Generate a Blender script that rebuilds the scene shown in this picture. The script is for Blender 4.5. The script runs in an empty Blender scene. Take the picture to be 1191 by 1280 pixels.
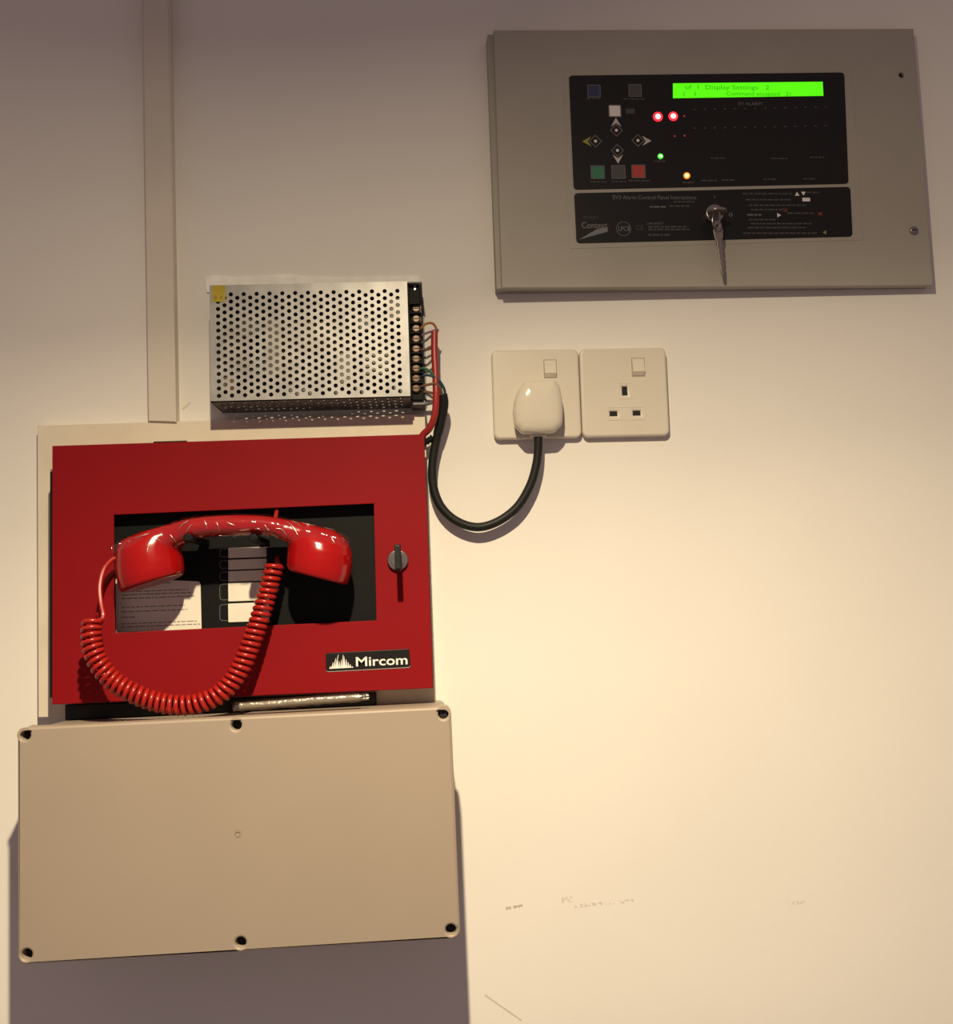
import bpy, bmesh, math, random
from mathutils import Vector, Matrix
import numpy as np
random.seed(7)
scene = bpy.context.scene
C = scene.collection

# ------------------------------------------------------------------ camera
IW, IH, FPX = 1191, 1280, 1200.0
CAMD, CAMZ = 936.0, 1500.0                      # mm from the wall, height of the eye
rx, ry, rz = (math.radians(a) for a in (-5.20764, -2.55419, -2.04295))
def _rot(ax, a):
    c, s = math.cos(a), math.sin(a)
    return np.array({'x': [[1, 0, 0], [0, c, -s], [0, s, c]],
                     'y': [[c, 0, s], [0, 1, 0], [-s, 0, c]],
                     'z': [[c, -s, 0], [s, c, 0], [0, 0, 1]]}[ax])
RC = _rot('z', rz) @ _rot('x', rx) @ _rot('y', ry)   # wall axes (right, down, into wall) -> camera
cam = bpy.data.cameras.new('camera')
cam.sensor_fit = 'VERTICAL'; cam.sensor_height = 36.0; cam.lens = 36.0 * FPX / IH
cam.clip_start = 0.02
co = bpy.data.objects.new('camera', cam); C.objects.link(co)
def _w(v): return Vector((v[0], v[2], -v[1]))
right, up, back = _w(RC[0]), -_w(RC[1]), -_w(RC[2])
M = Matrix((right, up, back)).transposed().to_4x4()
M.translation = Vector((0, -CAMD / 1000, CAMZ / 1000))
co.matrix_world = M
scene.camera = co

# ------------------------------------------------------------------ light
scene.view_settings.view_transform = 'Standard'
scene.view_settings.look = 'None'
scene.view_settings.exposure = 0.0
scene.view_settings.gamma = 1.0
scene.view_settings.use_curve_mapping = False
world = bpy.data.worlds.new('world'); scene.world = world
world.use_nodes = True
bg = world.node_tree.nodes['Background']
bg.inputs[0].default_value = (0.203, 0.152, 0.148, 1); bg.inputs[1].default_value = 1.0
lamp = bpy.data.lights.new('ceiling_downlight', 'POINT')         # warm recessed downlight above the frame
lamp.energy = 85.5; lamp.color = (1.0, 0.84, 0.57); lamp.shadow_soft_size = 0.012
lamp.use_nodes = True                                            # its beam: strongest downwards, almost nothing at the horizon
_nt = lamp.node_tree; _em = next(n for n in _nt.nodes if n.type == 'EMISSION')
_tc = _nt.nodes.new('ShaderNodeTexCoord'); _ax = _nt.nodes.new('ShaderNodeVectorMath'); _ax.operation = 'DOT_PRODUCT'
_ax.inputs[1].default_value = Vector((0.087, -0.466, -1.0)).normalized()      # beam axis: down, leaning a little out of the wall
_mu = _nt.nodes.new('ShaderNodeMath'); _mu.operation = 'MULTIPLY_ADD'; _mu.inputs[1].default_value = 0.5; _mu.inputs[2].default_value = 0.5
_fc = _nt.nodes.new('ShaderNodeValToRGB'); _fc.color_ramp.interpolation = 'LINEAR'
_el = _fc.color_ramp.elements
_el[0].position = 0.0; _el[0].color = (0, 0, 0, 1); _el[1].position = 1.0; _el[1].color = (1, 1, 1, 1)
for _c, _v in ((-0.447, 0.0), (-0.266, 0.046), (-0.085, 0.105), (0.095, 0.325), (0.276, 0.685), (0.457, 0.96)):
    _e = _el.new(_c * 0.5 + 0.5); _e.color = (_v, _v, _v, 1)
_nt.links.new(_tc.outputs['Normal'], _ax.inputs[0]); _nt.links.new(_ax.outputs['Value'], _mu.inputs[0])
_nt.links.new(_mu.outputs[0], _fc.inputs['Fac']); _nt.links.new(_fc.outputs['Color'], _em.inputs['Strength'])
lo = bpy.data.objects.new('ceiling_downlight', lamp); C.objects.link(lo)
lo.location = (-0.038, -0.735, CAMZ / 1000 + 0.563)

# ------------------------------------------------------------------ helpers
def at(px, py, d=0.0):
    """photo pixel -> wall millimetres (right, down from the eye) on the plane d mm off the wall"""
    v = RC.T @ np.array([(px - IW / 2) / FPX, (py - IH / 2) / FPX, 1.0])
    v = v / v[2] * (CAMD - d)
    return float(v[0]), float(v[1])

class Frame:
    """a local frame on the wall: u right, v up, d out of the wall, all in mm; tilt turns it about the vertical"""
    def __init__(s, cx, cy, roll=0.0, tilt=0.0):
        s.cx, s.cy, s.a, s.t = cx, cy, math.radians(roll), math.radians(tilt)
        R = (_rot('z', s.t) @ _rot('y', s.a)).T
        s.o = R @ (np.array([0.0, -CAMD, CAMZ]) - np.array([cx, 0.0, CAMZ - cy])); s.R = R
    def l(s, px, py, d):
        v = RC.T @ np.array([(px - IW / 2) / FPX, (py - IH / 2) / FPX, 1.0])
        v = s.R @ np.array([v[0], v[2], -v[1]]); k = (-d - s.o[1]) / v[1]
        return (float(s.o[0] + k * v[0]), float(s.o[2] + k * v[2]))
    def l3(s, px, py, d): return s.l(px, py, d) + (d,)
    def place(s, o):
        o.location = (s.cx / 1000, 0, (CAMZ - s.cy) / 1000); o.rotation_euler = (0, s.a, s.t)

def pframe(px, py, d=0, roll=0.0): return Frame(*at(px, py, d), roll)

def tag(o, label=None, cat=None, group=None, kind=None):
    if label: o['label'] = label
    if cat: o['category'] = cat
    if group: o['group'] = group
    if kind: o['kind'] = kind
    return o
def thing(name, fr, label, cat, group=None):
    o = bpy.data.objects.new(name, None); C.objects.link(o); o.empty_display_size = 0.02
    fr.place(o); return tag(o, label, cat, group)

def to_mesh(name, vf, smooth=40):
    v, f = vf
    me = bpy.data.meshes.new(name)
    me.from_pydata([(p[0] / 1000, -p[2] / 1000, p[1] / 1000) for p in v], [], f)
    bm = bmesh.new(); bm.from_mesh(me)
    bmesh.ops.remove_doubles(bm, verts=bm.verts, dist=1e-6)
    bmesh.ops.recalc_face_normals(bm, faces=bm.faces)
    bm.to_mesh(me); bm.free()
    if smooth:
        me.polygons.foreach_set('use_smooth', [True] * len(me.polygons))
        me.set_sharp_from_angle(angle=math.radians(smooth))
        for p in me.polygons:                       # flat caps stay flat
            if abs(p.normal.y) > 0.9999: p.use_smooth = False
    me.update(); return me
def obj(name, vf, mat, parent=None, smooth=40):
    me = vf if isinstance(vf, bpy.types.Mesh) else to_mesh(name, vf, smooth)
    if mat and not me.materials: me.materials.append(mat)
    o = bpy.data.objects.new(name, me); C.objects.link(o)
    if parent: o.parent = parent
    return o

def join(*parts):
    V, F = [], []
    for v, f in parts:
        n = len(V); V += list(v); F += [tuple(i + n for i in q) for q in f]
    return V, F

def prism(outline, d0, d1, holes=(), bev=0.0, res=2, fn=None):
    """filled outline (u, v) from d0 to d1, edges rounded by bev, with holes"""
    cu = bpy.data.curves.new('tmp', 'CURVE'); cu.dimensions = '2D'; cu.fill_mode = 'BOTH'
    for pts in [outline] + list(holes):
        s = cu.splines.new('POLY'); s.points.add(len(pts) - 1)
        for p, q in zip(s.points, pts): p.co = (q[0], q[1], 0, 1)
        s.use_cyclic_u = True
    cu.extrude = abs(d1 - d0) / 2 - bev; cu.bevel_depth = bev; cu.bevel_resolution = res; cu.offset = -bev
    o = bpy.data.objects.new('tmp', cu); C.objects.link(o)
    me = bpy.data.meshes.new_from_object(o.evaluated_get(bpy.context.evaluated_depsgraph_get()))
    m = (d0 + d1) / 2
    fn = fn or (lambda x, y, z: (x, y, z))
    v = [fn(p.co.x, p.co.y, p.co.z + m) for p in me.vertices]
    f = [tuple(p.vertices) for p in me.polygons]
    bpy.data.objects.remove(o); bpy.data.curves.remove(cu); bpy.data.meshes.remove(me)
    return v, f
def rect(u0, v0, u1, v1): return [(u0, v0), (u1, v0), (u1, v1), (u0, v1)]
def circ(u, v, r, n=20, ry_=None):
    ry_ = ry_ or r
    return [(u + r * math.cos(2 * math.pi * i / n), v + ry_ * math.sin(2 * math.pi * i / n)) for i in range(n)]
def rrect(u0, v0, u1, v1, r, n=5):
    o = []
    for cx, cy, a0 in ((u1 - r, v0 + r, -90), (u1 - r, v1 - r, 0), (u0 + r, v1 - r, 90), (u0 + r, v0 + r, 180)):
        for i in range(n + 1):
            a = math.radians(a0 + 90 * i / n); o.append((cx + r * math.cos(a), cy + r * math.sin(a)))
    return o
def rpoly(pts, r, n=5):
    """polygon with rounded corners"""
    o = []; k = len(pts)
    for i in range(k):
        p, a, b = Vector(pts[i]), Vector(pts[i - 1]), Vector(pts[(i + 1) % k])
        rr = r[i] if isinstance(r, (list, tuple)) else r
        p0 = p + (a - p).normalized() * rr; p1 = p + (b - p).normalized() * rr
        for j in range(n + 1):
            t = j / n; q = p0 * (1 - t) ** 2 + p * 2 * t * (1 - t) + p1 * t * t; o.append((q.x, q.y))
    return o
def box(u0, v0, u1, v1, d0, d1, bev=0.0, res=1): return prism(rect(u0, v0, u1, v1), d0, d1, (), bev, res)
def cyl(u, v, r, d0, d1, n=20, bev=0.0): return prism(circ(u, v, r, n), d0, d1, (), bev)
def loft(rings, cap=True):
    V, F = [], []; n = len(rings[0])
    for r in rings: V += list(r)
    for k in range(len(rings) - 1):
        for i in range(n):
            j = (i + 1) % n; F.append((k * n + i, k * n + j, (k + 1) * n + j, (k + 1) * n + i))
    if cap: F += [tuple(range(n)), tuple(range((len(rings) - 1) * n, len(rings) * n))]
    return V, F
def spline(P, n):
    """Catmull-Rom through P, resampled to n points at even spacing"""
    P = [Vector(p) for p in P]; Q = [P[0] * 2 - P[1]] + P + [P[-1] * 2 - P[-2]]; out = []
    for i in range(1, len(Q) - 2):
        for k in range(24):
            t = k / 24; a, b, c, d = Q[i - 1:i + 3]
            out.append(0.5 * (2 * b + (c - a) * t + (2 * a - 5 * b + 4 * c - d) * t * t + (3 * b - a - 3 * c + d) * t ** 3))
    out.append(P[-1])
    L = [0.0]
    for i in range(1, len(out)): L.append(L[-1] + (out[i] - out[i - 1]).length)
    res = []; j = 0
    for k in range(n):
        s = L[-1] * k / (n - 1)
        while j < len(L) - 2 and L[j + 1] < s: j += 1
        w = (s - L[j]) / max(1e-9, L[j + 1] - L[j]); res.append(out[j].lerp(out[j + 1], min(1, max(0, w))))
    return res, L[-1]
def frames(pts):
    T = [(pts[min(i + 1, len(pts) - 1)] - pts[max(i - 1, 0)]).normalized() for i in range(len(pts))]
    n = T[0].orthogonal().normalized(); N = []
    for t in T:
        n = (n - t * n.dot(t)).normalized(); N.append(n)
    return T, N
def tube_pts(pts, r, n=10):
    T, N = frames(pts); rings = []
    for i, p in enumerate(pts):
        b = T[i].cross(N[i]); q = r(i / (len(pts) - 1)) if callable(r) else r
        rings.append([tuple(p + (N[i] * math.cos(2 * math.pi * k / n) + b * math.sin(2 * math.pi * k / n)) * q) for k in range(n)])
    return loft(rings)
def tube(path, r, n=10, seg=40): return tube_pts(spline(path, seg)[0], r, n)
def text(s, u0, v0, width, height, d, th=0.25, bold=0.0):
    """lettering that fills width x height mm with its lower left corner at (u0, v0)"""
    cu = bpy.data.curves.new('tmp', 'FONT'); cu.body = s; cu.size = 1; cu.offset = bold; cu.resolution_u = 3
    o = bpy.data.objects.new('tmp', cu); C.objects.link(o)
    me = bpy.data.meshes.new_from_object(o.evaluated_get(bpy.context.evaluated_depsgraph_get()))
    xs = [p.co.x for p in me.vertices]; ys = [p.co.y for p in me.vertices]
    sx = width / (max(xs) - min(xs)); sy = height / (max(ys) - min(ys))
    v = [(u0 + (p.co.x - min(xs)) * sx, v0 + (p.co.y - min(ys)) * sy, d + th) for p in me.vertices]
    f = [tuple(p.vertices) for p in me.polygons]
    bpy.data.objects.remove(o); bpy.data.curves.remove(cu); bpy.data.meshes.remove(me)
    return v, f
def dashes(u0, u1, v, h, d, rng, slope=0.0):
    """a printed line too small to read: word-long dashes"""
    out = []; u = u0
    while u < u1:
        w = min(rng.uniform(2.2, 7.0), u1 - u)
        out.append(([(u, v, d), (u + w, v, d), (u + w, v + h, d), (u, v + h, d)], [(0, 1, 2, 3)])); u += w + 1.0
    return join(*out)

# ------------------------------------------------------------------ materials
def S(r, g, b):
    f = lambda c: (c / 255 / 12.92) if c <= 10.3 else ((c / 255 + 0.055) / 1.055) ** 2.4
    return (f(r), f(g), f(b))
def mat(name, col, rough=0.5, metal=0.0, var=0.0, vscale=60.0, bump=0.0, bscale=400.0, coat=0.0, emit=None, estr=0.0, spec=0.5):
    m = bpy.data.materials.new(name); m.use_nodes = True; nt = m.node_tree; b = nt.nodes['Principled BSDF']
    b.inputs['Base Color'].default_value = (*col, 1); b.inputs['Roughness'].default_value = rough
    b.inputs['Metallic'].default_value = metal; b.inputs['Coat Weight'].default_value = coat
    b.inputs['Specular IOR Level'].default_value = spec
    tc = nt.nodes.new('ShaderNodeTexCoord')
    if var:
        n = nt.nodes.new('ShaderNodeTexNoise'); n.inputs['Scale'].default_value = vscale; n.inputs['Detail'].default_value = 4
        nt.links.new(tc.outputs['Object'], n.inputs['Vector'])
        r = nt.nodes.new('ShaderNodeValToRGB')
        r.color_ramp.elements[0].position = 0.3; r.color_ramp.elements[1].position = 0.7
        r.color_ramp.elements[0].color = (*[c * (1 - var) for c in col], 1)
        r.color_ramp.elements[1].color = (*[min(1, c * (1 + var)) for c in col], 1)
        nt.links.new(n.outputs['Fac'], r.inputs['Fac']); nt.links.new(r.outputs['Color'], b.inputs['Base Color'])
    if bump:
        n = nt.nodes.new('ShaderNodeTexNoise'); n.inputs['Scale'].default_value = bscale; n.inputs['Detail'].default_value = 3
        nt.links.new(tc.outputs['Object'], n.inputs['Vector'])
        k = nt.nodes.new('ShaderNodeBump'); k.inputs['Strength'].default_value = bump; k.inputs['Distance'].default_value = 0.0006
        nt.links.new(n.outputs['Fac'], k.inputs['Height']); nt.links.new(k.outputs['Normal'], b.inputs['Normal'])
    if emit:
        b.inputs['Emission Color'].default_value = (*emit, 1); b.inputs['Emission Strength'].default_value = estr
    return m

WALLC = (0.80, 0.76, 0.70)
MT = {
 'trunk': mat('cream_trunking_plastic', (0.66, 0.60, 0.51), 0.45, var=0.03, vscale=20),
 'board': mat('cream_backboard', (0.72, 0.64, 0.50), 0.5, var=0.05, vscale=25),
 'plaster': mat('bare_plaster', (0.95, 0.92, 0.85), 0.8, var=0.08, vscale=80, bump=0.5, bscale=300),
 'red': mat('red_enamel', (0.222, 0.0045, 0.0075), 0.6, var=0.04, vscale=14, bump=0.08, bscale=900, spec=0.12),
 'red_plastic': mat('glossy_red_plastic', (0.31, 0.0035, 0.0035), 0.2, var=0.03, vscale=30),
 'cord': mat('red_cord_plastic', (0.34, 0.013, 0.008), 0.28),
 'black': mat('black_panel', (0.0065, 0.0065, 0.006), 0.6, var=0.1, vscale=40, spec=0.15),
 'black_gloss': mat('black_overlay_film', (0.010, 0.009, 0.009), 0.4, var=0.1, vscale=30, spec=0.3),
 'rubber': mat('black_cable_rubber', (0.012, 0.012, 0.011), 0.5, spec=0.25),
 'paper': mat('cream_card', (0.78, 0.73, 0.62), 0.7, var=0.03, vscale=50),
 'ink': mat('grey_ink', (0.22, 0.20, 0.19), 0.7),
 'outline': mat('grey_outline', (0.12, 0.11, 0.10), 0.6),
 'white_print': mat('white_print', (0.80, 0.78, 0.72), 0.5),
 'grey_print': mat('grey_print', (0.13, 0.125, 0.125), 0.6),
 'dim_print': mat('dim_print', (0.055, 0.052, 0.052), 0.6),
 'beige': mat('beige_enclosure_plastic', (0.325, 0.262, 0.205), 0.5, var=0.025, vscale=9, bump=0.12, bscale=1200),
 'panel': mat('grey_powder_coat', (0.355, 0.325, 0.275), 0.5, var=0.04, vscale=12, bump=0.1, bscale=1000),
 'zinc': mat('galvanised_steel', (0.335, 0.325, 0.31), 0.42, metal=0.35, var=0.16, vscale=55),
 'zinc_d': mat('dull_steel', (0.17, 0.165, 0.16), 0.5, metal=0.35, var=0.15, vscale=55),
 'brass': mat('brass_screw', (0.125, 0.072, 0.04), 0.35, metal=0.25, var=0.2, vscale=300),
 'chrome': mat('chromed_metal', (0.30, 0.285, 0.275), 0.28, metal=0.9),
 'keymetal': mat('nickel_key', (0.24, 0.20, 0.185), 0.35, metal=0.6),
 'socket': mat('white_socket_plastic', (0.66, 0.60, 0.495), 0.35, var=0.02, vscale=25),
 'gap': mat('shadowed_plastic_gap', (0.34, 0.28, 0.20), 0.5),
 'plug': mat('white_plug_plastic', (0.64, 0.585, 0.48), 0.10),
 'yellow': mat('yellow_sticker', (0.42, 0.31, 0.005), 0.55, var=0.08, vscale=120),
 'pcb': mat('tan_circuit_board', (0.12, 0.09, 0.05), 0.6, var=0.3, vscale=200),
 'tape': mat('pale_yellow_tape', (0.40, 0.35, 0.19), 0.5),
 'cap': mat('dark_capacitor_sleeve', (0.03, 0.035, 0.03), 0.4),
 'alu': mat('aluminium_heatsink', (0.16, 0.145, 0.115), 0.5, metal=0.2),
 'copper': mat('copper_winding', (0.11, 0.085, 0.06), 0.5, metal=0.0),
 'dark_hole': mat('dark_recess', (0.006, 0.005, 0.005), 0.8),
 'screw_blk': mat('blackened_screw', (0.05, 0.045, 0.05), 0.35, metal=0.6),
 'redcable': mat('red_cable_sheath', (0.31, 0.02, 0.016), 0.4),
 'orange': mat('orange_wire', (0.36, 0.12, 0.025), 0.45), 'purple': mat('violet_wire', (0.20, 0.11, 0.15), 0.45),
 'brown': mat('brown_wire', (0.16, 0.075, 0.045), 0.45), 'blue': mat('blue_wire', (0.02, 0.045, 0.09), 0.45),
 'green': mat('green_wire', (0.02, 0.12, 0.045), 0.45), 'greyw': mat('grey_wire', (0.10, 0.09, 0.09), 0.45),
 'btn_blue': mat('blue_key', (0.022, 0.026, 0.085), 0.5), 'btn_grey': mat('dark_grey_key', (0.06, 0.055, 0.052), 0.5),
 'btn_white': mat('white_key', (0.72, 0.68, 0.66), 0.5), 'btn_green': mat('green_key', (0.03, 0.17, 0.085), 0.5),
 'btn_red': mat('red_key', (0.42, 0.045, 0.035), 0.5), 'btn_rim': mat('key_rim', (0.10, 0.092, 0.09), 0.5),
 'arrow_y': mat('yellow_arrow', (0.30, 0.27, 0.04), 0.5), 'arrow_w': mat('pale_arrow', (0.48, 0.45, 0.44), 0.5),
 'lcd': mat('backlit_green_display', (0.05, 0.2, 0.01), 0.4, emit=(0.10, 1.0, 0.0), estr=0.93),
 'lcd_ink': mat('display_ink', (0.02, 0.10, 0.01), 0.6, emit=(0.03, 0.42, 0.0), estr=0.9),
 'led_r': mat('lit_red_led', (0.6, 0.02, 0.02), 0.3, emit=(1.0, 0.02, 0.035), estr=2.0),
 'led_rc': mat('red_led_core', (1, 0.8, 0.8), 0.3, emit=(1.0, 0.55, 0.58), estr=2.2),
 'led_g': mat('lit_green_led', (0.05, 0.6, 0.05), 0.3, emit=(0.06, 0.85, 0.04), estr=1.0),
 'led_gc': mat('green_led_core', (0.6, 1, 0.6), 0.3, emit=(0.6, 1.0, 0.45), estr=1.3),
 'led_a': mat('lit_amber_led', (0.6, 0.3, 0.05), 0.3, emit=(1.0, 0.22, 0.01), estr=1.4),
 'led_ac': mat('amber_led_core', (1, 0.9, 0.6), 0.3, emit=(1.0, 0.75, 0.35), estr=1.8),
 'led_dim': mat('faint_red_led', (0.3, 0.02, 0.02), 0.3, emit=(0.55, 0.05, 0.06), estr=0.5),
}
def clear_film(name, alpha, rough, tint=(1, 1, 1), bump=0.8, scale=140):
    m = bpy.data.materials.new(name); m.use_nodes = True; nt = m.node_tree
    nt.nodes.remove(nt.nodes['Principled BSDF']); out = nt.nodes['Material Output']
    t = nt.nodes.new('ShaderNodeBsdfTransparent'); t.inputs[0].default_value = (*tint, 1)
    g = nt.nodes.new('ShaderNodeBsdfGlossy'); g.inputs['Roughness'].default_value = rough; g.inputs[0].default_value = (1, 0.96, 0.9, 1)
    mx = nt.nodes.new('ShaderNodeMixShader'); mx.inputs[0].default_value = alpha
    tc = nt.nodes.new('ShaderNodeTexCoord'); n = nt.nodes.new('ShaderNodeTexNoise'); n.inputs['Scale'].default_value = scale
    k = nt.nodes.new('ShaderNodeBump'); k.inputs['Strength'].default_value = bump; k.inputs['Distance'].default_value = 0.002
    nt.links.new(tc.outputs['Object'], n.inputs['Vector']); nt.links.new(n.outputs['Fac'], k.inputs['Height'])
    nt.links.new(k.outputs['Normal'], g.inputs['Normal'])
    nt.links.new(t.outputs[0], mx.inputs[1]); nt.links.new(g.outputs[0], mx.inputs[2]); nt.links.new(mx.outputs[0], out.inputs[0])
    return m
MT['film'] = clear_film('clear_wrap_film', 0.075, 0.1, bump=0.25, scale=90)
MT['crease'] = clear_film('folded_film', 0.38, 0.3, bump=0.1)
MT['film2'] = clear_film('clear_plastic_sleeve', 0.12, 0.35, (0.9, 0.88, 0.84))

def wall_material():
    m = bpy.data.materials.new('painted_plaster_wall'); m.use_nodes = True; nt = m.node_tree; b = nt.nodes['Principled BSDF']
    N, Lk = nt.nodes.new, nt.links.new
    b.inputs['Roughness'].default_value = 0.6; b.inputs['Specular IOR Level'].default_value = 0.3
    tc = N('ShaderNodeTexCoord'); sp = N('ShaderNodeSeparateXYZ'); Lk(tc.outputs['Object'], sp.inputs[0])
    n = N('ShaderNodeTexNoise'); n.inputs['Scale'].default_value = 5; n.inputs['Detail'].default_value = 5; Lk(tc.outputs['Object'], n.inputs['Vector'])
    r = N('ShaderNodeValToRGB'); r.color_ramp.elements[0].position = 0.3; r.color_ramp.elements[1].position = 0.7
    r.color_ramp.elements[0].color = (*[c * 0.975 for c in WALLC], 1); r.color_ramp.elements[1].color = (*[c * 1.015 for c in WALLC], 1)
    Lk(n.outputs['Fac'], r.inputs['Fac'])
    def math_(op, a, bv=None, c=None):
        k = N('ShaderNodeMath'); k.operation = op
        for i, x in enumerate((a, bv, c)):
            if x is None: continue
            if isinstance(x, (int, float)): k.inputs[i].default_value = x
            else: Lk(x, k.inputs[i])
        return k.outputs[0]
    fine = N('ShaderNodeTexNoise'); fine.inputs['Scale'].default_value = 260; fine.inputs['Detail'].default_value = 4; Lk(tc.outputs['Object'], fine.inputs['Vector'])
    # scuffs left by something dragged along the wall: short slanted streaks, broken by noise
    marks = [((632, 1136), (653, 1132), 1.3, 0.46, 0.7), ((702, 1125), (716, 1124), 3.0, 0.50, 0.35), ((716, 1133), (792, 1126), 1.5, 0.52, 0.45),
             ((606, 1244), (652, 1276), 0.8, 0.35, 0.5), ((985, 1130), (1008, 1127), 1.5, 0.5, 0.35), ((228, 512), (238, 503), 1.2, 0.4, 0.35)]
    col = r.outputs['Color']
    for (p0, p1, w, th, amt) in marks:
        (x0, y0), (x1, y1) = at(*p0), at(*p1); x0, x1 = x0 / 1000, x1 / 1000; z0, z1 = -y0 / 1000, -y1 / 1000
        L = math.hypot(x1 - x0, z1 - z0); ux, uz = (x1 - x0) / L, (z1 - z0) / L
        dx = math_('SUBTRACT', sp.outputs['X'], x0); dz = math_('SUBTRACT', sp.outputs['Z'], z0)
        t = math_('ADD', math_('MULTIPLY', dx, ux), math_('MULTIPLY', dz, uz))
        s = math_('ADD', math_('MULTIPLY', dx, -uz), math_('MULTIPLY', dz, ux))
        inside = math_('MULTIPLY', math_('COMPARE', t, L / 2, L / 2), math_('COMPARE', s, 0, w / 1000))
        k = math_('MULTIPLY', math_('MULTIPLY', inside, math_('GREATER_THAN', fine.outputs['Fac'], th)), amt)
        mx = N('ShaderNodeMix'); mx.data_type = 'RGBA'; Lk(k, mx.inputs[0]); Lk(col, mx.inputs[6]); mx.inputs[7].default_value = (0.36, 0.27, 0.20, 1)
        col = mx.outputs[2]
    Lk(col, b.inputs['Base Color'])
    k = N('ShaderNodeBump'); k.inputs['Strength'].default_value = 0.12; k.inputs['Distance'].default_value = 0.001
    nn = N('ShaderNodeTexNoise'); nn.inputs['Scale'].default_value = 90; nn.inputs['Detail'].default_value = 5; Lk(tc.outputs['Object'], nn.inputs['Vector'])
    Lk(nn.outputs['Fac'], k.inputs['Height']); Lk(k.outputs['Normal'], b.inputs['Normal'])
    return m

# ------------------------------------------------------------------ the wall
FW = Frame(0, 0)
wall = tag(obj('wall_back', box(-2500, -1500, 2500, 1300, -120, 0), wall_material(), smooth=0), kind='structure',
           label='cream painted plaster wall with faint scuffs')
wall.location = (0, 0, CAMZ / 1000)
rng = random.Random(3)
top = [(256, 347), (266, 344), (285, 346), (300, 346.5), (330, 345), (362, 343), (380, 346), (400, 346), (430, 347), (470, 346), (500, 345), (524, 345)]
bot = [(525, 362), (400, 364), (258, 366)]
obj('plaster_patch', prism([FW.l(x, y, 1) for x, y in top + bot], 0.0, 2.2, (), 0.8), MT['plaster'], wall)

# ------------------------------------------------------------------ cable trunking
fr = Frame(-259.3, -394.3, -0.59)
tr = thing('cable_trunking', fr, 'long cream plastic cable trunking running down the wall to the red cabinet', 'trunking')
u0, u1 = fr.l(181, 262, 16)[0], fr.l(216, 262, 16)[0]
vb = fr.l(204, 528.5, 16)[1]
obj('trunking_base', box(u0 + 1.2, vb, u1 - 1.2, 905, 0, 12.5), MT['trunk'], tr)
obj('trunking_lid', prism(rpoly([(u0, vb + 1.5), (u1, vb - 0.5), (u1, 905), (u0, 905)], 0.3, 1), 11, 16, (), 1.2), MT['trunk'], tr)

# ------------------------------------------------------------------ backboard behind the red cabinet
fr = pframe(290, 710, 7, -0.21)
q = [fr.l(46.5, 532, 14), fr.l(531, 517, 14), fr.l(544, 884, 14), fr.l(47.5, 897, 14)]
bb = obj('backboard', prism(q, 0, 14, (), 0.8), MT['board'])
fr.place(bb); tag(bb, 'cream board on the wall framing the red telephone cabinet', 'board')

# ------------------------------------------------------------------ red telephone cabinet
fr = Frame(-177.6, -37.8, -0.21); fc = fr
cab = thing('telephone_cabinet', fr, 'red metal fire telephone cabinet with black window and nameplate', 'cabinet')
W2, H2 = 342.7 / 2, 235.5 / 2
win = [fr.l(142, 643.5, 45), fr.l(467, 629.5, 45), fr.l(470.5, 775.5, 45), fr.l(143.5, 791, 45)]
wu0, wu1 = win[0][0], win[1][0]
wv0, wv1 = min(win[3][1], win[2][1]), max(win[0][1], win[1][1])
win = [(win[0][0], win[0][1]), (win[1][0], win[1][1]), (win[2][0], win[2][1]), (win[3][0], win[3][1])]
obj('door', prism(rect(-W2, -H2, W2, H2), 42.5, 45, [win], 0.7), MT['red'], cab)
obj('cabinet_body', join(prism(rect(-W2 + 2, -H2 + 2, W2 - 2, H2 - 2), 28.5, 42.2, [rect(wu0 - 6, wv0 - 6, wu1 + 6, wv1 + 6)]),
                         box(-W2 + 2, -H2 + 2, W2 - 2, H2 - 2, 14.3, 28.3)), MT['red'], cab)
ip = obj('inner_panel', box(wu0 - 5.5, wv0 - 5.5, wu1 + 5.5, wv1 + 5.5, 28.4, 30), MT['black'], cab)
a, b_ = fr.l(190, 551, 45), fr.l(231, 549, 45)
obj('hinge_tab', box(a[0], a[1] - 1.5, b_[0], b_[1] - 0.5, 30, 41, 0.5), MT['black'], cab)
l0, l1 = fr.l(63.5, 590, 40), fr.l(64, 872, 40)
obj('door_flange', box(l0[0] - 0.2, l1[1], l0[0] + 5, l0[1], 20, 41.5, 0.4), MT['black'], cab)
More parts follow.
